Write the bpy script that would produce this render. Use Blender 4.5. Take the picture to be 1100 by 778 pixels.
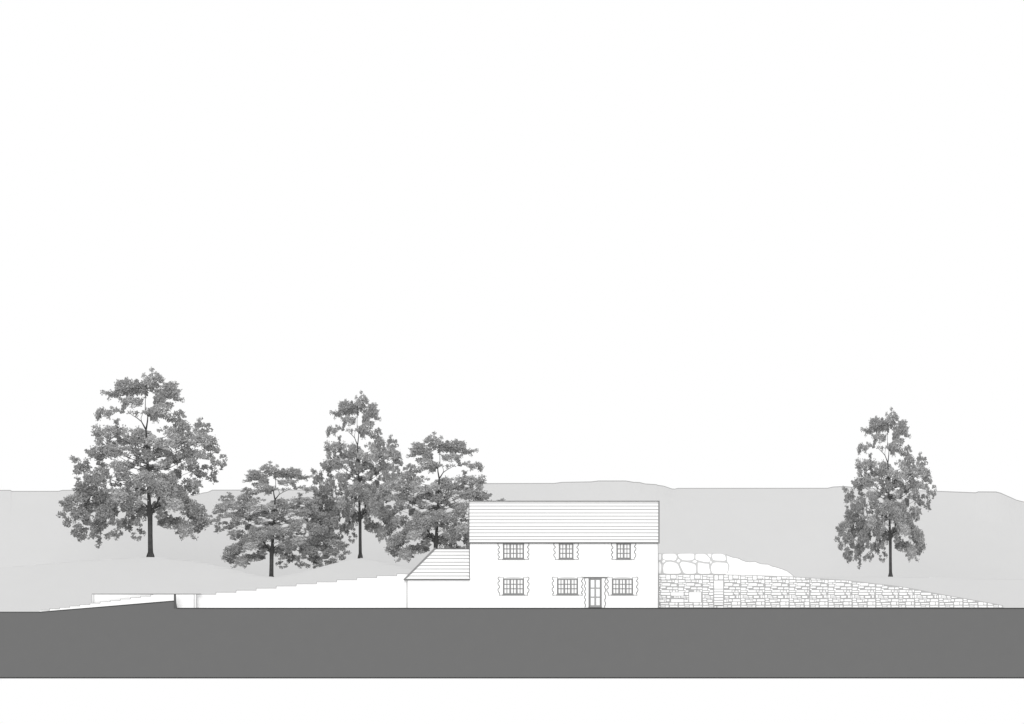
import bpy, bmesh, math, random
from mathutils import Vector, Matrix

# ------------------------------------------------------------------ scene, camera, light
for o in list(bpy.data.objects):
    bpy.data.objects.remove(o)
sc = bpy.context.scene
col = sc.collection
S = 0.0625                      # metres to one unit of the elevation drawing
def X(px): return (px - 550.0) * S
def Z(py): return (653.0 - py) * S

cam_d = bpy.data.cameras.new('camera')
cam = bpy.data.objects.new('camera', cam_d)
col.objects.link(cam)
cam_d.type = 'ORTHO'
cam_d.ortho_scale = 1100 * S
cam_d.clip_end = 600
cam.location = (0, -100, Z(389))
cam.rotation_euler = (math.radians(90), 0, 0)
sc.camera = cam

world = bpy.data.worlds.new('World')
sc.world = world
world.use_nodes = True
bg = world.node_tree.nodes['Background']
bg.inputs['Color'].default_value = (1.0, 1.0, 1.0, 1)      # bright, evenly white overcast
bg.inputs['Strength'].default_value = 1.0

sun_d = bpy.data.lights.new('sun', 'SUN')
sun_d.energy = 1.4
sun_d.angle = math.radians(28)
sun_d.color = (1.0, 0.995, 0.985)
sun = bpy.data.objects.new('sun', sun_d)
col.objects.link(sun)
sun.rotation_euler = (math.radians(90 - 17), 0, math.radians(-7))

vs = sc.view_settings
vs.view_transform = 'Standard'
vs.look = 'None'
vs.exposure = 0
vs.gamma = 1

# ------------------------------------------------------------------ materials
def mat(name, v, rough=0.85, noise=0.0, scale=3.0, spec=0.15):
    m = bpy.data.materials.new(name)
    m.use_nodes = True
    nt = m.node_tree
    b = nt.nodes['Principled BSDF']
    b.inputs['Roughness'].default_value = rough
    b.inputs['Specular IOR Level'].default_value = spec
    c = (v, v, v) if not isinstance(v, tuple) else v
    b.inputs['Base Color'].default_value = (*c, 1)
    if noise:
        tc = nt.nodes.new('ShaderNodeTexCoord')
        n = nt.nodes.new('ShaderNodeTexNoise')
        n.inputs['Scale'].default_value = scale
        n.inputs['Detail'].default_value = 5
        r = nt.nodes.new('ShaderNodeMapRange')
        r.inputs['From Min'].default_value = 0.25
        r.inputs['From Max'].default_value = 0.75
        r.inputs['To Min'].default_value = 1 - noise
        r.inputs['To Max'].default_value = 1 + noise
        mx = nt.nodes.new('ShaderNodeVectorMath')
        mx.operation = 'SCALE'
        mx.inputs[0].default_value = c
        nt.links.new(tc.outputs['Object'], n.inputs['Vector'])
        nt.links.new(n.outputs['Fac'], r.inputs['Value'])
        nt.links.new(r.outputs['Result'], mx.inputs['Scale'])
        nt.links.new(mx.outputs['Vector'], b.inputs['Base Color'])
    return m

M = {
    'render':  mat('white_render', 0.86, noise=0.012, scale=1.5),
    'slate':   mat('white_slate', 0.85, noise=0.02, scale=2.0),
    'butt':    mat('slate_butt', 0.22, noise=0.05),
    'stone':   mat('white_stone', 0.84, noise=0.04, scale=2.5),
    'mortar':  mat('grey_mortar', 0.39, noise=0.06, scale=4.0),
    'joint':   mat('pale_joint', 0.49, noise=0.05),
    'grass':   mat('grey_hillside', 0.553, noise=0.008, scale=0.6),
    'bounce_shelf':  mat('pale_bounce_shelf', 0.74, noise=0.03, scale=0.8),  # pale shelf surface, unseen edge-on, added to bounce light onto the far slope
    'ridge':   mat('ridge_heath', 0.34, noise=0.05),
    'earth':   mat('cut_earth', 0.1225, noise=0.012, scale=1.2),
    'topsoil': mat('topsoil', 0.045, noise=0.05),
    'bounce_top':  mat('pale_bounce_top', 0.62, noise=0.08, scale=8.0),  # pale ground top, seen edge-on, added to bounce light onto the walls
    'cutwall': mat('cut_wall', 0.085, noise=0.04),
    'frame':   mat('grey_paint', 0.225, rough=0.5, noise=0.03),
    'bar':     mat('dark_grey_paint', 0.10, rough=0.5),
    'pane':    mat('white_pane', 0.82, rough=0.15, spec=0.3),
    'lintel':  mat('pale_lintel', 0.56, noise=0.04),
    'trim':    mat('grey_trim', 0.36, noise=0.03),
    'line':    mat('dark_trim', 0.16, noise=0.03),
    'lead':    mat('lead_flashing', 0.12, noise=0.05),
    'bark':    mat('bark', 0.062, noise=0.35, scale=3.0),
}

def leaf_material():
    m = bpy.data.materials.new('leaf')
    m.use_nodes = True
    nt = m.node_tree
    b = nt.nodes['Principled BSDF']
    b.inputs['Roughness'].default_value = 0.7
    b.inputs['Specular IOR Level'].default_value = 0.15
    a = nt.nodes.new('ShaderNodeAttribute')
    a.attribute_name = 'leaf_tone'  # light and shade of the leaf masses painted in, plus random leaf variation
    nt.links.new(a.outputs['Color'], b.inputs['Base Color'])
    return m
M['leaf'] = leaf_material()

# ------------------------------------------------------------------ mesh helpers
class MB:
    """collects faces for ONE mesh object; several material slots allowed"""
    def __init__(self):
        self.v, self.f, self.m = [], [], []
    def poly(self, pts, mi=0):
        n = len(self.v)
        self.v += [tuple(p) for p in pts]
        self.f.append(tuple(range(n, n + len(pts))))
        self.m.append(mi)
    def box(self, x0, x1, y0, y1, z0, z1, mi=0):
        n = len(self.v)
        self.v += [(x0, y0, z0), (x1, y0, z0), (x1, y1, z0), (x0, y1, z0),
                   (x0, y0, z1), (x1, y0, z1), (x1, y1, z1), (x0, y1, z1)]
        for q in ((0, 1, 5, 4), (1, 2, 6, 5), (2, 3, 7, 6), (3, 0, 4, 7), (4, 5, 6, 7), (3, 2, 1, 0)):
            self.f.append(tuple(n + i for i in q)); self.m.append(mi)
    def prism(self, outline, y0, y1, mi=0, inset=0.0, mside=None):
        """outline: (x, z) ring, front face at y0 (optionally chamfered by inset), back at y1"""
        k = len(outline)
        area = sum(outline[i][0] * outline[(i + 1) % k][1] - outline[(i + 1) % k][0] * outline[i][1] for i in range(k))
        if area < 0: outline = outline[::-1]
        n = len(self.v)
        ms = mi if mside is None else mside
        self.v += [(x, y1, z) for x, z in outline]
        if inset:
            cx = sum(p[0] for p in outline) / k; cz = sum(p[1] for p in outline) / k
            self.v += [(x, y0 + inset, z) for x, z in outline]
            def sh(x, z):
                d = math.hypot(x - cx, z - cz) or 1
                return (x - (x - cx) / d * inset, y0, z - (z - cz) / d * inset)
            self.v += [sh(x, z) for x, z in outline]
            rings = 3
        else:
            self.v += [(x, y0, z) for x, z in outline]
            rings = 2
        self.f.append(tuple(n + (rings - 1) * k + i for i in range(k))); self.m.append(mi)
        self.f.append(tuple(n + k - 1 - i for i in range(k))); self.m.append(ms)
        for r in range(rings - 1):
            for i in range(k):
                j = (i + 1) % k
                self.f.append((n + (r + 1) * k + i, n + r * k + i, n + r * k + j, n + (r + 1) * k + j)); self.m.append(ms if r == 0 else mi)
    def tube(self, pts, rad, sides=7, mi=0):
        rings = []
        for i, p in enumerate(pts):
            p = Vector(p)
            a = Vector(pts[max(i - 1, 0)]); b = Vector(pts[min(i + 1, len(pts) - 1)])
            d = (b - a).normalized()
            u = d.cross(Vector((0, 1, 0)) if abs(d.y) < .9 else Vector((1, 0, 0))).normalized()
            w = d.cross(u).normalized()
            n = len(self.v)
            for k in range(sides):
                t = 2 * math.pi * k / sides
                self.v.append(tuple(p + (u * math.cos(t) + w * math.sin(t)) * rad[i]))
            rings.append(n)
        for a, b in zip(rings, rings[1:]):
            for k in range(sides):
                j = (k + 1) % sides
                self.f.append((a + k, a + j, b + j, b + k)); self.m.append(mi)
        self.f.append(tuple(rings[-1] + k for k in range(sides))); self.m.append(mi)
        self.f.append(tuple(rings[0] + sides - 1 - k for k in range(sides))); self.m.append(mi)
    def build(self, name, mats, parent=None):
        me = bpy.data.meshes.new(name)
        me.from_pydata(self.v, [], self.f)
        for m in (mats if isinstance(mats, list) else [mats]):
            me.materials.append(m)
        me.polygons.foreach_set('material_index', self.m)
        bm = bmesh.new(); bm.from_mesh(me)
        bmesh.ops.recalc_face_normals(bm, faces=bm.faces)
        bm.to_mesh(me); bm.free()
        me.update()
        o = bpy.data.objects.new(name, me)
        col.objects.link(o)
        if parent is not None: o.parent = parent
        return o

def tag(o, label=None, cat=None, group=None, kind=None):
    if label: o['label'] = label; o['kind'] = 'thing'
    if cat: o['category'] = cat
    if group: o['group'] = group
    if kind: o['kind'] = kind
    return o

def thing(name, label, cat, group=None, loc=(0, 0, 0)):
    e = bpy.data.objects.new(name, None)
    e.location = loc
    e.empty_display_size = 0.5
    col.objects.link(e)
    return tag(e, label, cat, group)

def interp(tab, x):
    if x <= tab[0][0]: return tab[0][1]
    for (a, b), (c, d) in zip(tab, tab[1:]):
        if x <= c: return b + (d - b) * (x - a) / (c - a)
    return tab[-1][1]

def step_line(start_x, run, tops, end_x):
    """px points of a stepped top edge"""
    pts = []
    for k, t in enumerate(tops):
        x0 = start_x[k] if isinstance(start_x, list) else start_x + run * k
        x1 = (start_x[k + 1] if k + 1 < len(tops) else end_x) if isinstance(start_x, list) else (start_x + run * (k + 1) if k + 1 < len(tops) else end_x)
        pts += [(x0, t), (x1, t)]
    return pts

# ------------------------------------------------------------------ ground
CUT = -1.5                     # plane of the cut
g = MB()
XL, XR, YB, ZB = -90.0, 90.0, 9.0, Z(729)
prof = [(XL, Z(657.2)), (X(42), Z(657.2)), (X(186.8), Z(645.3)), (X(186.8), Z(653.0)), (XR, Z(653.0))]
g.prism(prof + [(XR, ZB), (XL, ZB)], CUT, YB, 0)
# thin dark topsoil band on the cut face, following the surface, and the dark base course
T = 0.062
def band(a, b, t=T):
    g.prism([a, b, (b[0], b[1] - t), (a[0], a[1] - t)], CUT - 0.012, CUT - 0.001, 1)
band(prof[0], prof[1], .05); band(prof[1], prof[2]); band((X(189.6), Z(653)), prof[4], 0.075)
for i, f in enumerate(g.f[:8]):
    p = [g.v[k] for k in f]
    if len(f) == 4 and min(q[2] for q in p) > -1 and abs(p[0][1] - p[2][1]) > 1: g.m[i] = 2
g.box(XL, XR, CUT - 0.012, CUT - 0.001, ZB, ZB + 0.085, 1)
tag(g.build('ground', [M['earth'], M['topsoil'], M['bounce_top']]), kind='structure')

# ------------------------------------------------------------------ hill
RIDGE = [(-900, 531), (-300, 529), (0, 526.4), (11, 526.4), (13, 527.5), (63, 527.5), (67, 526.4), (107, 526), (120, 525.2),
         (160, 525.2), (180, 527.5), (196, 533), (206, 532.3), (210, 531.7), (218, 529.3), (223, 528.6), (228, 526.2), (370, 525.9),
         (440, 525.5), (480, 522), (510, 519.2), (595, 519.0), (604, 517.8), (635, 517.3), (643, 516.3), (672, 516.3),
         (681, 517.8), (687, 518), (693, 519.5), (705, 520.3), (707, 521.1), (713, 521.9), (722, 525), (725, 525.1), (728, 524.3),
         (889, 524.2), (895, 522.8), (907, 522.3), (920, 523.5), (960, 526), (1008, 527.5), (1048, 529), (1051, 528), (1070, 528.1),
         (1075, 529.4), (1084, 533.4), (1092, 537), (1100, 539), (1250, 546), (2000, 540)]
SHELF = [(-900, 2.4), (0, 2.7), (100, 3.2), (165, 3.44), (225, 3.0), (291, 1.96), (330, 2.5), (387, 3.46), (425, 2.9), (468, 2.21), (560, 2.0),
         (900, 2.1), (956, 2.09), (1010, 2.0), (1100, 1.9), (2000, 2.0)]
HILL_Y = [7.2, 56.0]        # foot of the near bank, ridge of the far slope
def smooth_shelf(x):
    px = x / S + 550
    return sum(interp(SHELF, px + d) for d in (-12, -6, 0, 6, 12)) / 5
def hill_z(x, y):
    r = Z(interp(RIDGE, x / S + 550)); s_ = smooth_shelf(x)
    near = min(-0.4 + (y - HILL_Y[0]) * SLOPE, s_ - .04 * max(0, y - 24.0))
    rs = smooth_ridge(x)
    k = min(1, max(0, (y - 53.5) / (HILL_Y[1] - 53.5)))
    return max(near, rs + (r - rs) * k - (HILL_Y[1] - y) * 0.70)
def smooth_ridge(x):
    px = x / S + 550
    return sum(Z(interp(RIDGE, px + d)) for d in range(-90, 91, 10)) / 19
SLOPE = 0.5
h = MB()
xs = sorted(set([XL, XR] + [X(p[0]) for p in RIDGE if XL < X(p[0]) < XR] + [XL + i * 1.0 for i in range(181)]))
ys = [7.2, 9, 10.5] + [11 + .25 * k for k in range(22)] + [17, 19, 21, 23, 28, 34, 38] + [40 + .5 * k for k in range(21)] + [52, 53.5, 55, 55.92]
def hp(x, y): return (x, y, hill_z(x, y))
HY1 = HILL_Y[1]
for a, b in zip(xs, xs[1:]):
    for t0, t1 in zip(ys, ys[1:]):
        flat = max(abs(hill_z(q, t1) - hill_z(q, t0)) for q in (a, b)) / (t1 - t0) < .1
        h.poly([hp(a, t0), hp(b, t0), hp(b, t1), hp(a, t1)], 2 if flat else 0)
    h.poly([hp(a, ys[-1]), hp(b, ys[-1]), hp(b, HY1), hp(a, HY1)], 1)
    za, zb = hp(a, HY1)[2], hp(b, HY1)[2]
    h.poly([(a, HY1, za), (b, HY1, zb), (b, HY1 + 25, zb - 2.5), (a, HY1 + 25, za - 2.5)], 0)
    h.poly([(a, HY1 + 25, za - 2.5), (b, HY1 + 25, zb - 2.5), (b, HY1 + 40, -0.5), (a, HY1 + 40, -0.5)], 0)
bmh = h.build('hill', [M['grass'], M['ridge'], M['bounce_shelf']])
tag(bmh, kind='structure')

# ------------------------------------------------------------------ garden walls left of the cottage
def stepped_wall(name, pts, bottom, y0, y1, label, line_px=0.7, mline='trim'):
    w = MB()
    ring = [(X(a), Z(b)) for a, b in pts] + [(X(a), Z(b)) for a, b in bottom]
    t = line_px * S
    o = thing(name, label, 'wall')
    w.prism(ring, y0, y1)
    w.build('wall_body', M['render'], o)
    c = MB()
    for (ax, ay), (bx, by) in zip(pts, pts[1:]):
        x0, x1, z0, z1 = X(ax), X(bx), Z(ay), Z(by)
        if abs(z0 - z1) < 1e-6:
            c.box(x0 - (0.0), x1 - 0.0, y0 - 0.015, y1 + 0.015, z0 + 0.002, z0 + t)
        else:
            c.box(x0 - t, x0 - 0.002, y0 - 0.012, y1 + 0.012, min(z0, z1) + t + 0.001, max(z0, z1) + t - 0.001)
    c.build('coping', M[mline], o)
    return o

tops = [655.9 - 1.5 * k for k in range(12)]
pts = step_line(42.6, 10.87, tops, 164.6)
low = stepped_wall('stepped_wall', pts, [(164.6, 647.0), (42.6, 657.25)], -0.75, -0.45,
                   'low white wall climbing in small steps along the sloping ground at far left', 0.55)
w = MB()
# white plinth that carries the stepped wall on to the cross wall
w.prism([(X(164.6), Z(638.9)), (X(186.8), Z(638.9)), (X(186.8), Z(645.2)), (X(164.6), Z(647.0))], -0.70, -0.45)
w.build('wall_body', M['render'], low)

sx = [191.0, 232.4, 254.0, 275.6, 297.1, 318.6, 340.4, 362.0, 383.6, 405.1, 426.6]
st = [638.9, 636.8, 634.6, 632.4, 630.1, 627.8, 625.7, 623.5, 621.2, 619.1, 616.9]
stepped_wall('stepped_wall', step_line(sx, 0, st, 440.0), [(440.0, 653), (191.0, 653)], 0.30, 0.62,
             'long white wall rising in wide steps towards the left end of the cottage', 0.6)

gw = thing('garden_wall', 'white flat-topped wall with dark coping and end piers behind the small steps', 'wall')
w = MB(); w.prism([(X(99), Z(638.6)), (X(210), Z(638.6)), (X(210), Z(653)), (X(99), Z(653))], -0.28, 0.02); w.build('wall_body', M['render'], gw)
w = MB(); w.box(X(98.6), X(216.2), -0.31, 0.05, Z(638.6) + .002, Z(637.9)); w.build('coping', M['line'], gw)
def pier(px0, px1, a, b):
    p = MB()
    p.box(X(px0), X(px1), -0.32, 0.055, Z(653.0), Z(638.65), 0)
    for q in (px0, px1):
        p.box(X(q) - .018, X(q) + .018, -0.335, -0.28, Z(653.0), Z(638.66), 1)
    return p
pier(98.9, 100.7, 0, 0).build('pier', [M['render'], M['trim']], gw)
pier(208.7, 210.7, 0, 0).build('pier', [M['render'], M['trim']], gw)

rw = MB()
rw.prism([(X(186.8), Z(638.2)), (X(189.0), Z(638.2)), (X(189.4), Z(648)), (X(190.6), Z(653.6)), (X(186.8), Z(653.6))], CUT - 0.02, -1.1)
rw.v = [(x, y, z) for x, y, z in rw.v]
tag(rw.build('retaining_wall', M['cutwall']),
    'narrow dark grey upright wall where the sloping ground drops to level ground', 'wall')

# ------------------------------------------------------------------ cottage
cot = thing('cottage', 'white two-storey cottage with slate roof, six small-paned windows and a lean-to', 'house', loc=(0, 0, 0))

WIN = [  # frame x0, x1, top, bottom, casements, arched lintel
    (540.2, 563.0, 584.0, 600.6, 3, False),
    (600.2, 616.1, 584.0, 600.6, 2, False),
    (662.1, 677.8, 584.0, 600.6, 2, False),
    (540.2, 563.0, 621.8, 638.8, 3, True),
    (598.3, 621.0, 621.8, 638.8, 3, True),
    (657.2, 680.1, 621.8, 638.8, 3, True),
]
DOOR = (632.2, 646.4, 621.4, 653.0)
HX0, HX1, HD = 504.4, 707.0, 6.2

# front wall with real openings
def wall_with_holes(mb, x0, x1, z0, z1, y0, y1, holes):
    xs = sorted({x0, x1, *[q for hh in holes for q in hh[:2]]})
    zs = sorted({z0, z1, *[q for hh in holes for q in hh[2:]]})
    def hole(xa, xb, za, zb):
        cx, cz = (xa + xb) / 2, (za + zb) / 2
        return any(a < cx < b and c < cz < d for a, b, c, d in holes)
    nx, nz = len(xs) - 1, len(zs) - 1
    solid = [[not hole(xs[i], xs[i + 1], zs[j], zs[j + 1]) for j in range(nz)] for i in range(nx)]
    def is_solid(i, j): return 0 <= i < nx and 0 <= j < nz and solid[i][j]
    for i in range(nx):
        for j in range(nz):
            if not solid[i][j]: continue
            a, b, c, d = xs[i], xs[i + 1], zs[j], zs[j + 1]
            mb.poly([(a, y0, c), (b, y0, c), (b, y0, d), (a, y0, d)])
            mb.poly([(a, y1, d), (b, y1, d), (b, y1, c), (a, y1, c)])
            if not is_solid(i - 1, j): mb.poly([(a, y0, c), (a, y0, d), (a, y1, d), (a, y1, c)])
            if not is_solid(i + 1, j): mb.poly([(b, y1, c), (b, y1, d), (b, y0, d), (b, y0, c)])
            if not is_solid(i, j - 1): mb.poly([(a, y1, c), (b, y1, c), (b, y0, c), (a, y0, c)])
            if not is_solid(i, j + 1): mb.poly([(a, y0, d), (b, y0, d), (b, y1, d), (a, y1, d)])
holes = [(X(a), X(b), Z(d), Z(c)) for a, b, c, d, n, l in WIN] + [(X(DOOR[0]), X(DOOR[1]), Z(653.0), Z(DOOR[2]))]
w = MB()
wall_with_holes(w, X(HX0), X(HX1), 0, Z(583.4), 0, 0.4, holes)
o = w.build('wall', M['render'], cot)
w = MB()
# gable ends and the back wall
RZ = Z(539.0)
for xx in (HX0, HX1 - 5):
    w = MB()
    x0, x1 = X(xx), X(xx + 5)
    a = [(0.403, 0), (HD - 0.003, 0), (HD - 0.003, Z(583.4)), (HD / 2, RZ - .12), (0.403, Z(583.4))]
    n = len(w.v)
    w.v += [(x0, y, z) for y, z in a] + [(x1, y, z) for y, z in a]
    w.f += [(n, n + 1, n + 2, n + 3, n + 4), (n + 9, n + 8, n + 7, n + 6, n + 5)] + [(n + i, n + 5 + i, n + 5 + (i + 1) % 5, n + (i + 1) % 5) for i in range(5)]
    w.m += [0] * 7
    w.build('gable_wall', M['render'], cot)
w = MB(); w.box(X(HX0 + 5), X(HX1 - 5), HD - .4, HD - .01, 0, Z(583.4)); w.build('back_wall', M['render'], cot)
# corner lines
w = MB(); w.box(X(706.55), X(707.25), -0.02, 0.05, 0, Z(583.4)); w.build('corner_trim', M['trim'], cot)
w = MB(); w.box(X(504.1), X(504.8), -0.02, 0.05, Z(623.2), Z(583.4)); w.build('corner_trim', M['line'], cot)

# roof: lapped courses, each with a grey butt edge
def courses(y_e, z_e, y_r, z_r, levels, butt):
    """polyline (y, z, is_butt_segment) from eave to ridge; butts stand upright on the slope"""
    L = [z_e] + levels
    run = (y_r - y_e) / (z_r - z_e)
    out = [(y_e, z_e)]
    seg = []
    for i, z in enumerate(L):
        nxt = L[i + 1] if i + 1 < len(L) else z_r
        y = y_e + (z - z_e) * run
        out.append((y, z + butt)); seg.append(1)
        if nxt == z_r: out.append((y_r, z_r)); seg.append(0)
        else: out.append((y_e + (nxt - z_e) * run, nxt)); seg.append(0)
    return out, seg
lv = [580.3, 576.7, 572.9, 569.5, 565.8, 562.2, 558.8, 554.9, 551.5, 547.8, 544.1, 540.8]
BU = 0.046
pl, sg = courses(-0.14, Z(583.2), HD / 2, Z(538.6), [Z(v) for v in lv], BU)
w = MB()
x0, x1 = X(503.9), X(707.2)
for (a, b), s in zip(zip(pl, pl[1:]), sg):
    w.poly([(x0, a[0], a[1]), (x1, a[0], a[1]), (x1, b[0], b[1]), (x0, b[0], b[1])], s)
    a2, b2 = (HD - a[0], a[1]), (HD - b[0], b[1])
    w.poly([(x1, a2[0], a2[1]), (x0, a2[0], a2[1]), (x0, b2[0], b2[1]), (x1, b2[0], b2[1])], s)
roof = w.build('roof', [M['slate'], M['butt']], cot)
w = MB(); w.box(x0, x1, -0.165, -0.10, Z(584.0), Z(583.25) + .012); w.build('eaves_board', M['lead'], roof)
w = MB(); w.box(x0, x1, HD / 2 - .09, HD / 2 + .09, Z(538.6) - .01, Z(538.0)); w.build('ridge_tile', M['line'], roof)
def verge(px0, px1, mname, extra=0.0):
    v = MB()
    q = [(-0.17, Z(584.0)), (HD / 2, Z(538.0)), (HD + .17, Z(584.0)), (HD + .17, Z(582.0)), (HD / 2, Z(537.95) + .02), (-0.17, Z(582.4))]
    n = len(v.v)
    xa, xb = X(px0), X(px1)
    e = [(-0.175, Z(584.05)), (-0.175, Z(582.6)), (HD / 2, Z(537.9)), (HD + .175, Z(582.6)), (HD + .175, Z(584.05)), (HD / 2, Z(540.5))]
    v.v += [(xa, y, z) for y, z in e] + [(xb, y, z) for y, z in e]
    v.f += [tuple(n + i for i in (0, 1, 2, 5)), tuple(n + i for i in (5, 2, 3, 4)),
            tuple(n + 6 + i for i in (5, 2, 1, 0)), tuple(n + 6 + i for i in (4, 3, 2, 5))]
    v.f += [(n + i, n + (i + 1) % 6, n + 6 + (i + 1) % 6, n + 6 + i) for i in range(6)]
    v.m += [0] * 10
    return v.build('verge_board', M[mname], roof)
verge(503.5, 504.2, 'line'); verge(707.1, 708.7, 'frame')

# windows
jr = random.Random(3)
def scallop(px_in, px_out, top, bot, side, bumps=3, amp=1.05):
    """outline of one jamb of the surround, its outer edge worn into rounded lobes"""
    pts = [(px_in, top)]
    n = 56
    wob, ph = jr.uniform(-.05, .05), jr.uniform(.2, 1.1)
    for i in range(n + 1):
        t = i / n
        s = .5 + .5 * math.tanh(1.9 * math.sin(2 * math.pi * bumps * (t + wob * math.sin(5.1 * t)) + ph)) * (1 - .35 * abs(math.sin(9 * t + ph)))
        pts.append((px_out + side * (s * 2 - 1.0) * amp, top + (bot - top) * t))
    pts.append((px_in, bot))
    return [(X(a), Z(b)) for a, b in pts]
def offset(ring, d):
    k = len(ring)
    ar = sum(ring[i][0] * ring[(i + 1) % k][1] - ring[(i + 1) % k][0] * ring[i][1] for i in range(k))
    sg_ = 1 if ar > 0 else -1
    out = []
    for i in range(k):
        a, b = Vector(ring[i - 1]), Vector(ring[(i + 1) % k])
        t = (b - a).normalized()
        out.append((ring[i][0] + sg_ * t.y * d, ring[i][1] - sg_ * t.x * d))
    return out
def jamb(ring, parent):
    q = MB()
    q.prism(ring, -0.022, -0.001, 0)
    q.prism(offset(ring, 0.058), -0.012, 0.002, 1)
    return q.build('stone_jamb', [M['stone'], M['butt']], parent)

def make_window(x0, x1, t, b, n, arched):
    fr = MB()
    fw = 1.6
    y0, y1 = 0.012, 0.09
    def bx(mb, a, c, u, d, ya=y0, yb=y1, mi=0): mb.box(X(a), X(c), ya, yb, Z(d), Z(u), mi)
    bx(fr, x0, x0 + fw, t, b); bx(fr, x1 - fw, x1, t, b)
    cw = (x1 - x0 - fw) / n
    bx(fr, x0 + fw, x1 - fw, t, t + 1.1, y0 + .002, y1 - .002); bx(fr, x0 + fw, x1 - fw, b - 1.35, b, y0 + .002, y1 - .002)
    for k in range(1, n):
        c = x0 + fw / 2 + cw * k
        bx(fr, c - .82, c + .82, t + 1.1, b - 1.35, y0 + .001, y1 - .001)
    win = fr.build('window', M['frame'], cot)
    gb = MB()
    for k in range(n):
        l = x0 + fw / 2 + cw * k + .72; r = x0 + fw / 2 + cw * (k + 1) - .72
        c = (l + r) / 2
        bx(gb, c - .33, c + .33, t + 1.1, b - 1.35, y0 + .02, y1 - .01)
        for j in (1, 2):
            zc = t + 1.1 + (b - t - 2.45) * j / 3
            bx(gb, l, r, zc - .34, zc + .34, y0 + .022, y1 - .012)
    gb.build('glazing_bars', M['bar'], win)
    pn = MB(); bx(pn, x0 + .2, x1 - .2, t + .2, b - .2, .055, .075); pn.build('pane', M['pane'], win)
    sl = MB(); bx(sl, x0 - 1.0, x1 + 1.1, b + .003, b + 1.05, -0.05, 0.10); sl.build('sill', M['frame'], win)
    top = t - 1.3 if arched else t + .1
    for side, pin, pout in ((-1, x0 - .02, x0 - 4.0), (1, x1 + .02, x1 + 4.0)):
        jamb(scallop(pin, pout, top, b + .3, side), win)
    if arched:
        li = MB()
        k = 16
        up = [(x0 + .6 + (x1 - x0 - 1.2) * i / k, t - .7 - 1.35 * math.sin(math.pi * i / k) ** .8) for i in range(k + 1)]
        li.prism([(X(a), Z(c)) for a, c in up] + [(X(x1 - .6), Z(t - .1)), (X(x0 + .6), Z(t - .1))], -0.026, 0.002, 0)
        li.build('lintel', M['lintel'], win)
    return win
for wdef in WIN: make_window(*wdef)

# door
dx0, dx1, dt, db = DOOR
d = MB()
y0, y1 = 0.02, 0.10
d.box(X(dx0), X(dx0 + 1.5), y0, y1, 0, Z(dt)); d.box(X(dx1 - 1.5), X(dx1), y0, y1, 0, Z(dt))
d.box(X(dx0 + 1.5), X(dx1 - 1.5), y0 + .002, y1, Z(dt + 1.1), Z(dt))
door = d.build('door', M['frame'], cot)
d = MB()
d.box(X(dx0 + 1.5), X(dx1 - 1.5), 0.045, 0.09, 0.0, Z(dt + 1.1))
d.build('door_leaf', M['trim'], door)
d = MB()
for (pa, pb) in ((634.2, 638.9), (640.0, 644.7)):
    for (ta, tb) in ((622.7, 631.7), (632.2, 641.4), (641.9, 650.8)):
        d.box(X(pa), X(pb), 0.040, 0.0452, Z(tb), Z(ta))
d.build('panel_moulding', M['frame'], door)
d = MB()
for (pa, pb) in ((634.6, 638.5), (640.4, 644.3)):
    for (ta, tb) in ((623.1, 631.3), (632.6, 641.0), (642.3, 650.4)):
        d.box(X(pa), X(pb), 0.034, 0.044, Z(tb), Z(ta))
d.build('pane', M['pane'], door)
d = MB(); d.box(X(626.6), X(652.4), -0.05, 0.10, Z(621.2), Z(619.9)); d.build('lintel', M['line'], door)
d = MB(); d.box(X(dx0 - .2), X(dx1 + .2), -0.06, 0.10, 0.002, 0.05); d.build('door_step', M['line'], door)
d = MB()
for side, pin, pout in ((-1, dx0 - .02, dx0 - 3.2), (1, dx1 + .02, dx1 + 3.2)):
    jamb(scallop(pin, pout, 621.4, 652.9, side, bumps=5, amp=.6), door)

# lean-to with a hipped roof
EX0, EX1, ED = 437.2, 504.35, 4.1
lt = MB(); lt.box(X(EX0), X(EX1), 0.02, ED, 0, Z(622.6)); lean = lt.build('lean_to', M['render'], cot)
w = MB(); w.box(X(436.75), X(437.65), 0.0, 0.06, 0, Z(623.2)); w.build('corner_trim', M['trim'], lean)
lv2 = [619.2, 615.5, 611.7, 608.0, 604.4, 600.6, 596.9, 593.3]
zE, zR = Z(622.6), Z(589.7)
def rect(z):
    t = (z - zE) / (zR - zE)
    return X(434.8 + (467.6 - 434.8) * t), -0.12 + (ED / 2 + .12) * t, ED + .12 - (ED / 2 + .12) * t
w = MB()
L = [zE] + [Z(v) for v in lv2]
prev = None
for i, z in enumerate(L):
    nxt = L[i + 1] if i + 1 < len(L) else zR
    a = rect(z); b = rect(nxt)
    r0 = [(X(504.35), a[1]), (a[0], a[1]), (a[0], a[2]), (X(504.35), a[2])]
    r1 = [(X(504.35), b[1]), (b[0], b[1]), (b[0], b[2]), (X(504.35), b[2])]
    for k in range(3):
        p, q = r0[k], r0[k + 1]
        w.poly([(*p, z), (*q, z), (*q, z + BU), (*p, z + BU)], 1)
        p2, q2 = r1[k], r1[k + 1]
        w.poly([(*p, z + BU), (*q, z + BU), (*q2, nxt), (*p2, nxt)], 0)
r2 = w.build('roof', [M['slate'], M['butt']], lean)
w = MB(); w.box(X(434.4), X(504.3), -0.145, -0.09, Z(623.3), Z(622.55)); 
w.box(X(434.4), X(434.9), -0.09, ED + .145, Z(623.3), Z(622.55)); w.build('eaves_board', M['lead'], r2)
w = MB(); w.box(X(467.2), X(504.3), ED / 2 - .07, ED / 2 + .07, zR - .01, Z(589.1)); w.build('ridge_tile', M['lead'], r2)
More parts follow.
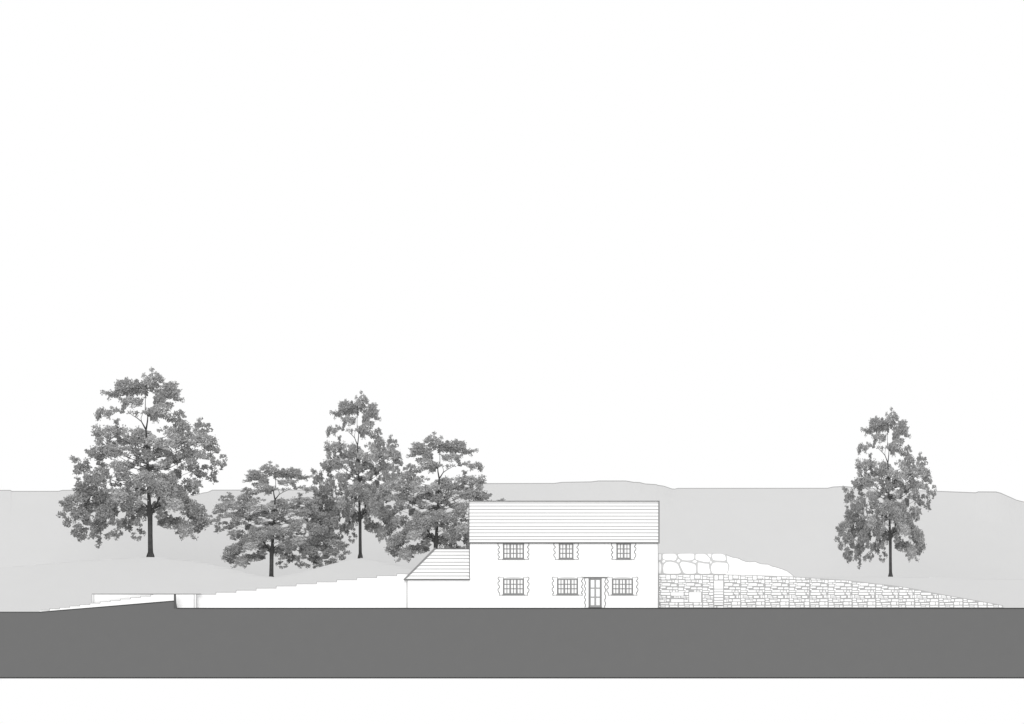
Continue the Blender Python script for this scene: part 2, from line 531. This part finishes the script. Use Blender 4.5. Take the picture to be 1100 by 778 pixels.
for s in (0, 1):
    w = MB()
    a = rect(zE); b = rect(zR)
    y_a, y_b = (a[1], b[1]) if s == 0 else (a[2], b[2])
    w.tube([(a[0] - .02, y_a - .01, zE - .02), (b[0], y_b, zR + .03)], [.075, .075], 8)
    w.build('hip_tile', M['frame'], r2)
w = MB(); 
n = 0
ef = [(-0.125, zE), (ED / 2, zR)]
w.tube([(X(504.4), -0.14, zE - .02), (X(504.4), ED / 2, zR + .02)], [.03, .03], 6)
w.build('flashing', M['line'], r2)

# ------------------------------------------------------------------ stone walls right of the cottage
TOP = [(707, 616.9), (780, 617.4), (812, 618.0), (853, 619.5), (884, 621.5), (908, 623.0), (933, 626.0), (957, 628.6), (970, 630.3),
       (985, 633.0), (1000, 636.2), (1030, 641.6), (1060, 647.0), (1077, 650.2), (1078.6, 651.6)]
TILE = [(345,430,98,127),(345,427,138,178),(440,568,102,136),(438,470,150,180),(483,568,150,190),(580,652,102,190),(668,764,102,170),(775,800,100,182),
 (355,472,200,237),(487,588,206,234),(600,684,206,234),(695,728,200,240),(740,800,200,260),
 (352,430,247,268),(362,468,283,320),(440,500,250,272),(503,655,258,306),(478,498,280,308),(670,778,278,315),(785,802,275,312),
 (352,442,344,390),(470,572,318,352),(453,496,362,392),(592,698,338,374),(713,798,338,374),
 (352,470,402,428),(482,640,390,424),(648,692,392,424),(702,755,396,424),(765,802,386,428),
 (352,458,443,468),(472,660,438,480),(680,768,436,464),(700,770,470,484),
 (352,388,480,538),(398,494,508,532),(400,470,484,500),(503,572,502,532),(595,694,498,538),(726,764,490,538),(775,802,490,542),
 (358,426,548,586),(358,426,596,617),(438,540,576,614),(548,572,574,612),(440,500,550,566),(512,580,548,566),(583,640,562,604),(655,802,562,604),
 (362,450,632,670),(470,622,634,660),(640,740,616,670),(750,802,616,668),
 (358,468,684,716),(476,558,698,716),(476,556,674,688),(566,626,678,716),(645,802,683,716)]
SPANS = [(702.4, 707.6, 728.4), (728.4, 728.4, 754.4), (754.4, 754.4, 766.6), (769.5, 777.4, 795.5), (795.5, 795.5, 821.5), (821.5, 821.5, 847.5),
         (847.5, 847.5, 869.6), (863.6, 869.6, 889.4), (889.4, 889.4, 915.2), (915.2, 915.2, 940.6), (940.6, 940.6, 965.6), (956.4, 965.6, 982.2),
         (982.2, 982.2, 1008.2), (1008.2, 1008.2, 1034.2), (1034.2, 1034.2, 1060.2), (1060.2, 1060.2, 1078.4)]
SQUARE = (740.3, 753.2, 636.3, 647.0)
SLABS = [(720.8, 734.4, 636.4, 640.1), (720.8, 734.4, 643.8, 647.0)]
NICHE = (766.8, 777.2, 623.6, 650.6)
rng = random.Random(5)
sw = thing('stone_wall', 'long coursed rubble wall tapering down to the right from the cottage corner', 'wall')
body = MB()
def prof_ring(a, b, off=0):
    q = [(a, interp(TOP, a))] + [p for p in TOP if a < p[0] < b] + [(b, interp(TOP, b))]
    return [(X(x), Z(y + off)) for x, y in q]
YW = 0.6
body.prism(prof_ring(707.3, 1078.6) + [(X(1078.6), -0.05), (X(707.3), -0.05)], YW, YW + 0.55, 0)
def stone(mb, a, b, t, d, y=YW, r=0.035, jit=True):
    """one dressed stone: px box, corners nipped, cut under the wall top"""
    ta = max(t, interp(TOP, a) + .75); tb = max(t, interp(TOP, b) + .75)
    if d - min(ta, tb) < .5 or d - max(ta, tb) < .2: return
    j = (lambda: rng.uniform(-.12, .12)) if jit else (lambda: 0)
    A, B, Ta, Tb, D = a + j(), b + j(), ta + abs(j()), tb + abs(j()), d + j()
    c = min(.45, (B - A) * .2, (D - max(Ta, Tb)) * .25)
    ring = [(A + c, D), (B - c, D + j() * .5), (B, D - c), (B, Tb + c), (B - c, Tb), (A + c, Ta), (A, Ta + c), (A, D - c)]
    mb.prism([(X(u), Z(v)) for u, v in ring], y - .03 - rng.uniform(0, .012), y + .01, 0, inset=0.006)
stones = MB()
def blocked(a, b, t, d):
    for s in (SQUARE, *SLABS, NICHE):
        if a < s[1] + .5 and b > s[0] - .5 and t < s[3] + .4 and d > s[2] - .4: return s
    return None
for x0, ca, cb in SPANS:
    for (a, b, t, dd) in TILE:
        pa, pb = x0 + (a - 345) / 17.68, x0 + (b - 345) / 17.68
        pa, pb = max(pa, ca + .35), min(pb, cb - .35)
        pt, pd = 612 + t / 17.68, 612 + dd / 17.68
        if pb - pa < .8: continue
        s = blocked(pa, pb, pt, pd)
        for _ in range(3):
            if not s: break
            # trim the stone to the side of the opening where most of it lies
            opts = [(s[0] - .6 - pa, 'R'), (pb - s[1] - .6, 'L'), (s[2] - .5 - pt, 'B'), (pd - s[3] - .5, 'T')]
            best = max(opts)
            if best[0] < .7: pa = pb; break
            if best[1] == 'R': pb = s[0] - .6
            if best[1] == 'L': pa = s[1] + .6
            if best[1] == 'B': pd = s[2] - .5
            if best[1] == 'T': pt = s[3] + .5
            s = blocked(pa, pb, pt, pd)
        if pb - pa < .7 or pd - pt < .5: continue
        stone(stones, pa, pb, pt, pd)
for st_ in ((767.6, 771.2, 617.4, 622.8), (772.2, 776.9, 617.8, 622.4), (767.4, 769.6, 651.2, 652.8), (770.6, 777.0, 651.1, 652.8)): stone(stones, *st_)
body.build('wall_core', M['mortar'], sw)
stones.build('stone_facing', M['stone'], sw)
q = MB(); stone(q, *SQUARE, jit=False); q.build('square_block', M['stone'], sw)
for s in SLABS:
    q = MB(); stone(q, *s, jit=False); q.build('long_block', M['stone'], sw)
# built-in stone steps: a white riser panel over six treads
q = MB()
q.box(X(767.2), X(776.8), YW - .035, YW + .012, Z(632.6), Z(623.8), 0)
ys = [633.3, 636.3, 639.3, 642.3, 645.3, 648.1, 650.6]
for k, (u, v) in enumerate(zip(ys, ys[1:])):
    q.box(X(767.2), X(776.8), YW - .04 - .012 * (k + 1), YW + .012, Z(v) + .045, Z(u), 0)
q.build('steps', M['stone'], sw)

# boulder wall set back on top of the lower wall
bw = thing('boulder_wall', 'short upper wall of big rounded white stones beside the cottage gable', 'wall')
def bp(u, v): return (704 + u / 12.22, 590 + v / 12.22)
core = MB()
core.prism([(X(a), Z(b)) for a, b in ((707.2, 594.4), (776, 594.4), (780.3, 596.2), (781.2, 603.6), (783.4, 607), (783.2, 611), (781.5, 617.0), (781.5, 619.6), (707.2, 619.6))], 0.72, 1.30)
core.build('wall_core', M['joint'], bw)
BOULD = [[(42,62),(76,62),(74,130),(60,148),(42,142)],
 [(100,72),(112,62),(235,62),(268,70),(283,96),(272,135),(250,153),(190,146),(140,146),(104,130),(95,100)],
 [(300,68),(322,62),(495,60),(512,76),(509,130),(470,146),(430,150),(355,145),(314,112),(296,82)],
 [(528,64),(656,64),(712,117),(722,150),(708,170),(640,168),(560,148),(526,132)],
 [(678,63),(734,63),(734,104),(722,112)],
 [(748,63),(875,62),(918,84),(930,155),(760,148),(746,110)],
 [(90,152),(112,140),(136,155),(110,176),(94,182)], [(282,150),(306,128),(330,150),(308,178),(280,165)],
 [(480,167),(516,142),(548,158),(534,182)], [(718,162),(735,156),(742,168),(730,196),(716,180)],
 [(42,162),(64,174),(78,202),(78,270),(70,316),(42,316)],
 [(110,202),(140,174),(190,164),(262,178),(296,202),(346,314),(108,316),(101,250)],
 [(318,197),(346,164),(440,176),(533,204),(536,316),(380,315),(352,270)],
 [(556,202),(562,174),(640,190),(702,194),(704,240),(730,316),(556,316)],
 [(733,227),(752,184),(800,174),(938,182),(956,206),(956,260),(940,316),(748,318),(730,270)]]
def rounded(poly, it=2, k=.16):
    for _ in range(it):
        out = []
        n = len(poly)
        for i in range(n):
            a, b = poly[i], poly[(i + 1) % n]
            out += [(a[0] + (b[0] - a[0]) * k, a[1] + (b[1] - a[1]) * k), (b[0] - (b[0] - a[0]) * k, b[1] - (b[1] - a[1]) * k)]
        poly = out
    return poly
for pl_ in BOULD:
    q = MB()
    ring = rounded([bp(u, v if v < 310 else 326) for u, v in pl_])
    q.prism([(X(a), Z(b)) for a, b in ring], 0.695, 0.73, 0, inset=0.008)
    q.build('boulder', M['stone'], bw)

# white earth bank running down from the boulder wall
BANK = [(779.5, 596.2), (784, 598.0), (787, 599.1), (793, 600.1), (797, 602.1), (801, 603.6), (805, 604.1), (811, 603.6), (814, 605), (818, 606.3),
        (825, 606.6), (829, 608.6), (834, 609.8), (840, 611.6), (846, 614.2), (850, 617.1), (853.4, 620.2)]
bk = MB()
rows = []
for x, y in BANK:
    zt = Z(y); lo = Z(interp(TOP, x)) - .08
    rows.append([(X(x), .70, min(lo, zt - .01)), (X(x), .82, max(zt - .12, min(lo, zt - .01))), (X(x), 1.02, zt), (X(x), 2.6, zt - .02), (X(x), 5.2, -0.02)])
for a, b in zip(rows, rows[1:]):
    for k in range(4):
        bk.poly([a[k], b[k], b[k + 1], a[k + 1]], 0)
    bk.poly([(a[2][0], 1.03, a[2][2] + .002), (b[2][0], 1.03, b[2][2] + .002), (b[2][0], 1.03, b[2][2] + .045), (a[2][0], 1.03, a[2][2] + .045)], 1)
    bk.poly([(a[2][0], 1.03, a[2][2] + .045), (b[2][0], 1.03, b[2][2] + .045), (b[3][0], 2.6, b[3][2] + .003), (a[3][0], 2.6, a[3][2] + .003)], 1)
bk.poly([rows[0][k] for k in range(5)] + [(rows[0][0][0], .70, -.02)], 0)
tag(bk.build('bank', [M['render'], M['trim']]), kind='structure')

# ------------------------------------------------------------------ trees
# crown layout of the tree: leaf masses (x, y, rx, ry, tone) in drawing units, tone paints lit and shaded masses, trunk foot at (161.6, 598)
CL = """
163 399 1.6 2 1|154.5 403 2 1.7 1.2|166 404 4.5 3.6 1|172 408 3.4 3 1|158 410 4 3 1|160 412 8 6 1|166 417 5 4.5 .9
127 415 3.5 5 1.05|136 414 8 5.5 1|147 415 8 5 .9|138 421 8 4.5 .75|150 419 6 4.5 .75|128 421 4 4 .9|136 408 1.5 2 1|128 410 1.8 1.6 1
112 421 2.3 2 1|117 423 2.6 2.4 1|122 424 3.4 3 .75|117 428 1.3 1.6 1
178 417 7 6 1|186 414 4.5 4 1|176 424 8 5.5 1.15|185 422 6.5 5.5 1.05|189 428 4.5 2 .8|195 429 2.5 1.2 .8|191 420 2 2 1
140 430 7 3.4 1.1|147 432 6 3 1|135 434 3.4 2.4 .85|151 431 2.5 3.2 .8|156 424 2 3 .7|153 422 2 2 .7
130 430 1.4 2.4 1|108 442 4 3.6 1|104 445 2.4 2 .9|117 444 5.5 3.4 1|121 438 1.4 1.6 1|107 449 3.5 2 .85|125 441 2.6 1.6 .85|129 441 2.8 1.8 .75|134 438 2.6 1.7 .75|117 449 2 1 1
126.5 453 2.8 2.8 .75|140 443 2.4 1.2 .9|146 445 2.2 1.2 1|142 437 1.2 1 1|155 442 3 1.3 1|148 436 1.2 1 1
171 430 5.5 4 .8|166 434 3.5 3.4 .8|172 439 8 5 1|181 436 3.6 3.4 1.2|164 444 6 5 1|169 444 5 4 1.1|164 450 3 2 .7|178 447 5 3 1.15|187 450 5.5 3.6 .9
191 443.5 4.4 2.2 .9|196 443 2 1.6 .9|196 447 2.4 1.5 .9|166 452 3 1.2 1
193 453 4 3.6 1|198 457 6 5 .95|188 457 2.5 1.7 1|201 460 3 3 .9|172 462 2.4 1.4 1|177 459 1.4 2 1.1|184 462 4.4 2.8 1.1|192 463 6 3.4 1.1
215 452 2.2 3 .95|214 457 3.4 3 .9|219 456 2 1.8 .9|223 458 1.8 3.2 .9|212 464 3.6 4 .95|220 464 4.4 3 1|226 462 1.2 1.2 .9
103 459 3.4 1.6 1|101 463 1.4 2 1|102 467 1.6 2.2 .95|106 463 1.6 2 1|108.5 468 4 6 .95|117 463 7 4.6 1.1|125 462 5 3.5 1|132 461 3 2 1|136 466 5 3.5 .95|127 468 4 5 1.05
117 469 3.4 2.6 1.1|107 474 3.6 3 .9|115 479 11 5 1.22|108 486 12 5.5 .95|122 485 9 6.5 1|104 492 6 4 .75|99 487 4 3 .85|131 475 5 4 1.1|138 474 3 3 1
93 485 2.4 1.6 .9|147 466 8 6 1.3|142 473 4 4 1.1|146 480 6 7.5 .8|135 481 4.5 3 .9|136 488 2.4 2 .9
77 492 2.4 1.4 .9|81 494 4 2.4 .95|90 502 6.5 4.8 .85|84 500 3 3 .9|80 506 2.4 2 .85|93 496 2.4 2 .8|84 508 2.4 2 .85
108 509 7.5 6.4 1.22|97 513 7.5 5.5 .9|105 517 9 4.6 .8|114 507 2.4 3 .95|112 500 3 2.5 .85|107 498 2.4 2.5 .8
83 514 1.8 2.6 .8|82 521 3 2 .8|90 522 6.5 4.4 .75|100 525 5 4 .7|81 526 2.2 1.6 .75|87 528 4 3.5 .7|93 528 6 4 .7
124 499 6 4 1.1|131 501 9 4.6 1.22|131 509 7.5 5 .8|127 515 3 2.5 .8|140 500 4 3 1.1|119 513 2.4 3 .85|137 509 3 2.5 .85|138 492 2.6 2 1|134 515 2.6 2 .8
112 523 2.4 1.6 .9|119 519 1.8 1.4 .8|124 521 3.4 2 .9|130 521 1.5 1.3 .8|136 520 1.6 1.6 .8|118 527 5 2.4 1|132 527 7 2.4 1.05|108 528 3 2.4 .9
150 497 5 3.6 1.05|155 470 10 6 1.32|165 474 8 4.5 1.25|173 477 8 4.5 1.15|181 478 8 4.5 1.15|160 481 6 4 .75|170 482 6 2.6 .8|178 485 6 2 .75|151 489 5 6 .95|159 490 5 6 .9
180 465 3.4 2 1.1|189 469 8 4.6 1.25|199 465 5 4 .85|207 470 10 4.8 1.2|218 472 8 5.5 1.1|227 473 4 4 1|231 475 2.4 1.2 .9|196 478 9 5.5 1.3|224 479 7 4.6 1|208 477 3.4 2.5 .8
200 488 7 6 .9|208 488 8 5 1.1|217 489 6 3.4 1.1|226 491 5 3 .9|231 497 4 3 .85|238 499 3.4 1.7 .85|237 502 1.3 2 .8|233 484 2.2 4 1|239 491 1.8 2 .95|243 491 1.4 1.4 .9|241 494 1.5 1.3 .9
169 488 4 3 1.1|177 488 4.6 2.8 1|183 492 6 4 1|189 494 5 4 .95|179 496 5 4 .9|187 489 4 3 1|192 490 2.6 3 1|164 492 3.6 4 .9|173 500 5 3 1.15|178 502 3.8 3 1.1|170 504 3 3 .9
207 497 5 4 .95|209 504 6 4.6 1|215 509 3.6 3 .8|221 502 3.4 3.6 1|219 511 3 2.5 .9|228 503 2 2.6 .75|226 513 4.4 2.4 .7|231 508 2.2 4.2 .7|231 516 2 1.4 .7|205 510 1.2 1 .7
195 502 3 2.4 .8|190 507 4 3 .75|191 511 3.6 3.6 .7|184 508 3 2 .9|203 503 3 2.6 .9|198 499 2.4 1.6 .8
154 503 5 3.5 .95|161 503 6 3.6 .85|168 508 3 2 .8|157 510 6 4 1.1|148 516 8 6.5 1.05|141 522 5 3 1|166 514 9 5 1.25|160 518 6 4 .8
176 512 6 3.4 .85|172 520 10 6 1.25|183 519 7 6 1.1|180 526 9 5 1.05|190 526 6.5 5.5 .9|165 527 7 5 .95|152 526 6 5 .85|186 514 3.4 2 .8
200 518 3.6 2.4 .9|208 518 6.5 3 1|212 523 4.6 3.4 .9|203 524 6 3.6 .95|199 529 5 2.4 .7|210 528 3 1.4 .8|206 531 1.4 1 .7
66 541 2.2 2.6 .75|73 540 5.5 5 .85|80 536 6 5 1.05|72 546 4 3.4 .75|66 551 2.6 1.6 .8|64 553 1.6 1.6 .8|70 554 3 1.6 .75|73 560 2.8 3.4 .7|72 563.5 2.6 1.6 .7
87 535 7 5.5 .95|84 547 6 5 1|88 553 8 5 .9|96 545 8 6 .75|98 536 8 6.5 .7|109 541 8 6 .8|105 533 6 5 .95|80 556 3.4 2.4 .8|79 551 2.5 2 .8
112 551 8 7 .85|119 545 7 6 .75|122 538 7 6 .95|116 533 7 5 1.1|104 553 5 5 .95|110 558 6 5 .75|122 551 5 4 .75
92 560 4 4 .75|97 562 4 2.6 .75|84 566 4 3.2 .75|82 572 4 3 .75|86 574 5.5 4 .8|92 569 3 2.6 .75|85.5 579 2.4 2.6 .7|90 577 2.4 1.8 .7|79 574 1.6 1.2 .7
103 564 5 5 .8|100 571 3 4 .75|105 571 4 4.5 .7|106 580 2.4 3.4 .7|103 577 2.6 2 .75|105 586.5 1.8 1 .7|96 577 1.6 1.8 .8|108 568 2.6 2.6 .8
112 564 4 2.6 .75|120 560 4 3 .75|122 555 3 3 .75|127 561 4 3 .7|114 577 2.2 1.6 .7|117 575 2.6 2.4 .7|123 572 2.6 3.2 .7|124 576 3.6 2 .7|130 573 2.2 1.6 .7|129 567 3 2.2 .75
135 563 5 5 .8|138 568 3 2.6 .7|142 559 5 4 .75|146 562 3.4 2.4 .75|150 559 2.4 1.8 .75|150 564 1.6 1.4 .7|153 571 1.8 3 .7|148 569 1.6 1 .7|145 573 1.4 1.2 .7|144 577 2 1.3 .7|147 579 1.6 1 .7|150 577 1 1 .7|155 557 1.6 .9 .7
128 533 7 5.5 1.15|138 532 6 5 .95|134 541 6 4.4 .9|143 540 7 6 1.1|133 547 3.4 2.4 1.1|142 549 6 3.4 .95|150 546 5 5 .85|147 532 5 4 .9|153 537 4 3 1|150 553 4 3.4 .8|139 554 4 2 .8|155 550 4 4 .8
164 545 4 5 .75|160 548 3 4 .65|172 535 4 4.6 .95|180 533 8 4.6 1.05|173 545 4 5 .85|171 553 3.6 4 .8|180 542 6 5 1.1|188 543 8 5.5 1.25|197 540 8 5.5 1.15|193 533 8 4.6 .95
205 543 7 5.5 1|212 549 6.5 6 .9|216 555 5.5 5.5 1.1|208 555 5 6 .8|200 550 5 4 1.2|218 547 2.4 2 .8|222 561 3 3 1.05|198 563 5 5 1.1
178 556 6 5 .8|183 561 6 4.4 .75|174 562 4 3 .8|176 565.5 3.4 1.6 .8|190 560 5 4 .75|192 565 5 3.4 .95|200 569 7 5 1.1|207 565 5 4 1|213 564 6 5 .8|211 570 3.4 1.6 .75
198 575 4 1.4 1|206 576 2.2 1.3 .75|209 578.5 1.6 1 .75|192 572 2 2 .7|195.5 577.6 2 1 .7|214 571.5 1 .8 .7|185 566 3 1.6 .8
"""
HOLES = [(133, 426, 3, 1.2), (163, 430, 3.5, 3.5), (131, 553, 5.5, 4), (189, 554, 5, 2.4), (200, 557.5, 2.6, 3), (163, 497, 4, 3), (178, 507, 6, 2),
         (199, 510, 5, 3.4), (223, 496, 5, 3), (134, 493, 5, 3), (122, 516, 4, 3), (143, 510, 4, 2.4), (140, 466, 2, 3), (122, 472, 2.6, 2), (113, 472, 2.6, 2),
         (128, 479, 2.4, 2), (99, 499, 4, 3), (116, 497, 3, 3), (120, 505, 2.2, 3), (101, 552, 3.5, 2.6), (88, 514, 2, 3), (176, 492, 4, 1.6), (187, 486, 3, 2.2),
         (206, 480, 3, 2.4), (163, 481, 2.4, 2.4), (151, 485, 2, 2), (153, 499, 2.4, 2.2), (153.5, 537, 2, 3.4), (163, 540, 1.6, 2.6), (168, 536.5, 1.8, 2),
         (145, 534, 1.5, 1.2), (98, 557, 1.2, 3.4), (116, 559, 2.6, 2.4), (95, 570, 2.6, 1.4), (85, 572, 1.2, 1), (194, 480, 0, 0), (226, 506, 1.6, 2.4),
         (118, 529.5, 3, 1.5), (173, 413, 3, 2), (88, 497, 2, 1.6), (196, 496, 2.6, 2.4), (186, 499, 2, 1.6), (190, 449, 0, 0), (185, 442.5, 3, 2)]
TX, TY = 161.6, 598.0
EXT = [(398, 6), (412, 32), (440, 52), (455, 58), (475, 75), (500, 84), (530, 82), (550, 92), (580, 80), (600, 60)]

def make_tree_meshes():
    rng = random.Random(11)
    clumps = []
    for row in CL.replace('\n', '|').split('|'):
        if not row.strip(): continue
        clumps.append([float(q) for q in row.split()])
    V, F, TONE = [], [], []
    def to3(px, py, d): return Vector(((px - TX) * S, d, (TY - py) * S))
    def leaf(c, size, tone):
        a = rng.uniform(0, 6.283)
        d1 = Vector((math.cos(a), rng.uniform(-.55, .55), math.sin(a) * .9)).normalized()
        nrm = Vector((rng.gauss(0, .55), -1.0, rng.gauss(.35, .55)))
        d2 = nrm.cross(d1).normalized()
        n3 = d1.cross(d2)
        L, W = size, size * rng.uniform(.5, .8)
        n = len(V)
        prof = [(-.5, 0, 0), (-.22, .36, .05), (0, .22, .04), (.2, .42, .02), (.52, .08, -.08), (.16, -.44, .03), (-.04, -.24, .04), (-.28, -.34, .04)]
        for u, v, q in prof:
            V.append(c + d1 * (u * L) + d2 * (v * W * 1.25) + n3 * (q * L))
        F.append(tuple(range(n, n + 8)))
        TONE.append(tone)
    limbs = []
    hole = lambda x, y: any(rx and ((x - hx) / rx) ** 2 + ((y - hy) / ry) ** 2 < rng.uniform(.42, .9) for hx, hy, rx, ry in HOLES)
    for (cx, cy, rx, ry, tone) in clumps:
        R = interp(EXT, cy) * 0.9
        dx = abs(cx - TX)
        dmax = math.sqrt(max(R * R - dx * dx, 36)) * .8 * S
        zrel = (TY - cy) * S
        d0 = rng.uniform(-1, 1) * dmax
        rd = min(rx, ry * 1.6) * S * 1.1
        area = math.pi * rx * ry
        if area > 70 and cy < 505: limbs.append((cx, cy + ry * .3, d0, area))
        nsub = max(2, int(area / 2.5))
        for _ in range(nsub):
            t = rng.uniform(0, 6.283); r = math.sqrt(rng.random()) * 1.1
            sx_, sy_ = cx + rx * r * math.cos(t), cy + ry * r * math.sin(t)
            sd = d0 + rng.uniform(-1, 1) * rd * math.sqrt(max(0.1, 1 - r * r / 1.3))
            stone_ = tone * rng.uniform(.86, 1.14)
            for _k in range(7):
                px = sx_ + rng.gauss(0, 1.15); py = sy_ + rng.gauss(0, 1.0)
                if hole(px, py): continue
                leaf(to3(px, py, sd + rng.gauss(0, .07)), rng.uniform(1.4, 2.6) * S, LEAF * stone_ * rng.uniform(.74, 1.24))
    me = bpy.data.meshes.new('crown')
    me.from_pydata([tuple(v) for v in V], [], F)
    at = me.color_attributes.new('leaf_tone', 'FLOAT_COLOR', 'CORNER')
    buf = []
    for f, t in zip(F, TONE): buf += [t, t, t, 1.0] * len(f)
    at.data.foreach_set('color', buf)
    me.materials.append(M['leaf'])
    # trunk and limbs
    b = MB()
    def P(px, py, d=0.0): return tuple(to3(px, py, d))
    trunk = [(161.8, 598.6, 3.5), (161.7, 595.5, 3.0), (161.6, 590, 2.75), (161.4, 575, 2.55), (161.3, 560, 2.6), (161, 553, 2.9), (160.2, 540, 2.1), (159.4, 520, 1.7), (158.4, 495, 1.35), (157.3, 470, 1.1), (156.9, 461, .95)]
    b.tube([P(x, y) for x, y, r in trunk], [r * S for x, y, r in trunk], 12)
    for ang in range(5):                                    # root flare
        a = ang * 1.256 + .4
        b.tube([P(161.7 + 1.5 * math.cos(a), 592.5, 1.5 * S * math.sin(a)), P(161.7 + 3.3 * math.cos(a), 597.3, 3.3 * S * math.sin(a)), P(161.7 + 4.2 * math.cos(a), 600, 4.2 * S * math.sin(a))], [.07, .075, .05], 6)
    def br(pts): b.tube([P(*q[:2], q[3] if len(q) > 3 else 0) for q in pts], [q[2] * S for q in pts], 6)
    br([(156.9, 462, .95), (152, 453, .55), (147, 449, .42), (142, 446, .3), (138, 443, .2)])
    br([(156.9, 462, .95), (158.5, 452, .75), (158.8, 447, .6), (156, 442, .45), (156.2, 425, .3), (157, 410, .2)])
    br([(158.8, 448, .5), (163, 442, .4), (170, 432, .3), (178, 424, .2)])
    br([(152, 453.5, .4), (151.5, 449, .3), (153.5, 444, .25), (155.5, 441, .2)])
    br([(161, 554, 1.8), (165.5, 546, 1.3), (169.5, 538.5, 1.0), (173, 531, .6), (180, 520, .35)])
    br([(160.6, 547, 1.3), (155, 541, .7, .5), (146, 537, .5, 1.2), (136, 536, .35, 1.8), (124, 540, .2, 2)])
    br([(161, 549, 1.2), (172, 543, .7, .8), (186, 541, .5, 1.8), (200, 546, .25, 2.2)])
    for (cx, cy, d, area) in limbs:
        y0 = min(552, cy + abs(cx - TX) * .28 + 5)
        x0 = interp([(461, 156.9), (495, 158.4), (540, 160.2), (553, 161)], y0)
        if y0 < 462: continue
        r0 = .2 + .004 * abs(cx - TX)
        m1 = (x0 + (cx - x0) * .45 + rng.uniform(-2, 2), y0 + (cy - y0) * .35 + rng.uniform(-1, 2))
        b.tube([P(x0, y0), P(*m1, d * .4), P(cx, cy, d)], [r0 * S * 1.4, r0 * S, r0 * S * .4], 5)
    return me, b
LEAF = 0.30
crown_me, trunk_mb = make_tree_meshes()

def place(root, px, py, sx_, sz_, sy_, y):
    x = X(px)
    root.location = (x, y, min(Z(py), hill_z(x, y) + .05))
    root.scale = (sx_, sy_, sz_)

G = 'grey broadleaf trees standing on the hillside'
t0 = thing('broadleaf_tree', 'biggest tree, widest crown, standing alone above the low wall at far left', 'tree', G)
trunk0 = trunk_mb.build('trunk', M['bark'], t0)
for p in trunk0.data.polygons: p.use_smooth = True
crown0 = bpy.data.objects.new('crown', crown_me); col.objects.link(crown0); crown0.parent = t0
place(t0, TX, TY, 1, 1, 1, 21.0)
COPIES = [
    (291.5, 621.6, -0.85, 0.622, 0.75, 19.5, 'short spreading flat-crowned tree lowest on the slope above the stepped wall'),
    (387.0, 597.6, 0.615, 0.882, 0.65, 23.0, 'tall slender tree with bare lower trunk between the short spreading tree and the cottage'),
    (467.8, 617.6, -0.86, 0.758, 0.75, 18.5, 'tree rising behind the lean-to roof, its trunk foot hidden'),
    (956.6, 619.6, 0.60, 0.897, 0.6, 20.5, 'lone narrow tree above the tapering stone wall right of the cottage'),
]
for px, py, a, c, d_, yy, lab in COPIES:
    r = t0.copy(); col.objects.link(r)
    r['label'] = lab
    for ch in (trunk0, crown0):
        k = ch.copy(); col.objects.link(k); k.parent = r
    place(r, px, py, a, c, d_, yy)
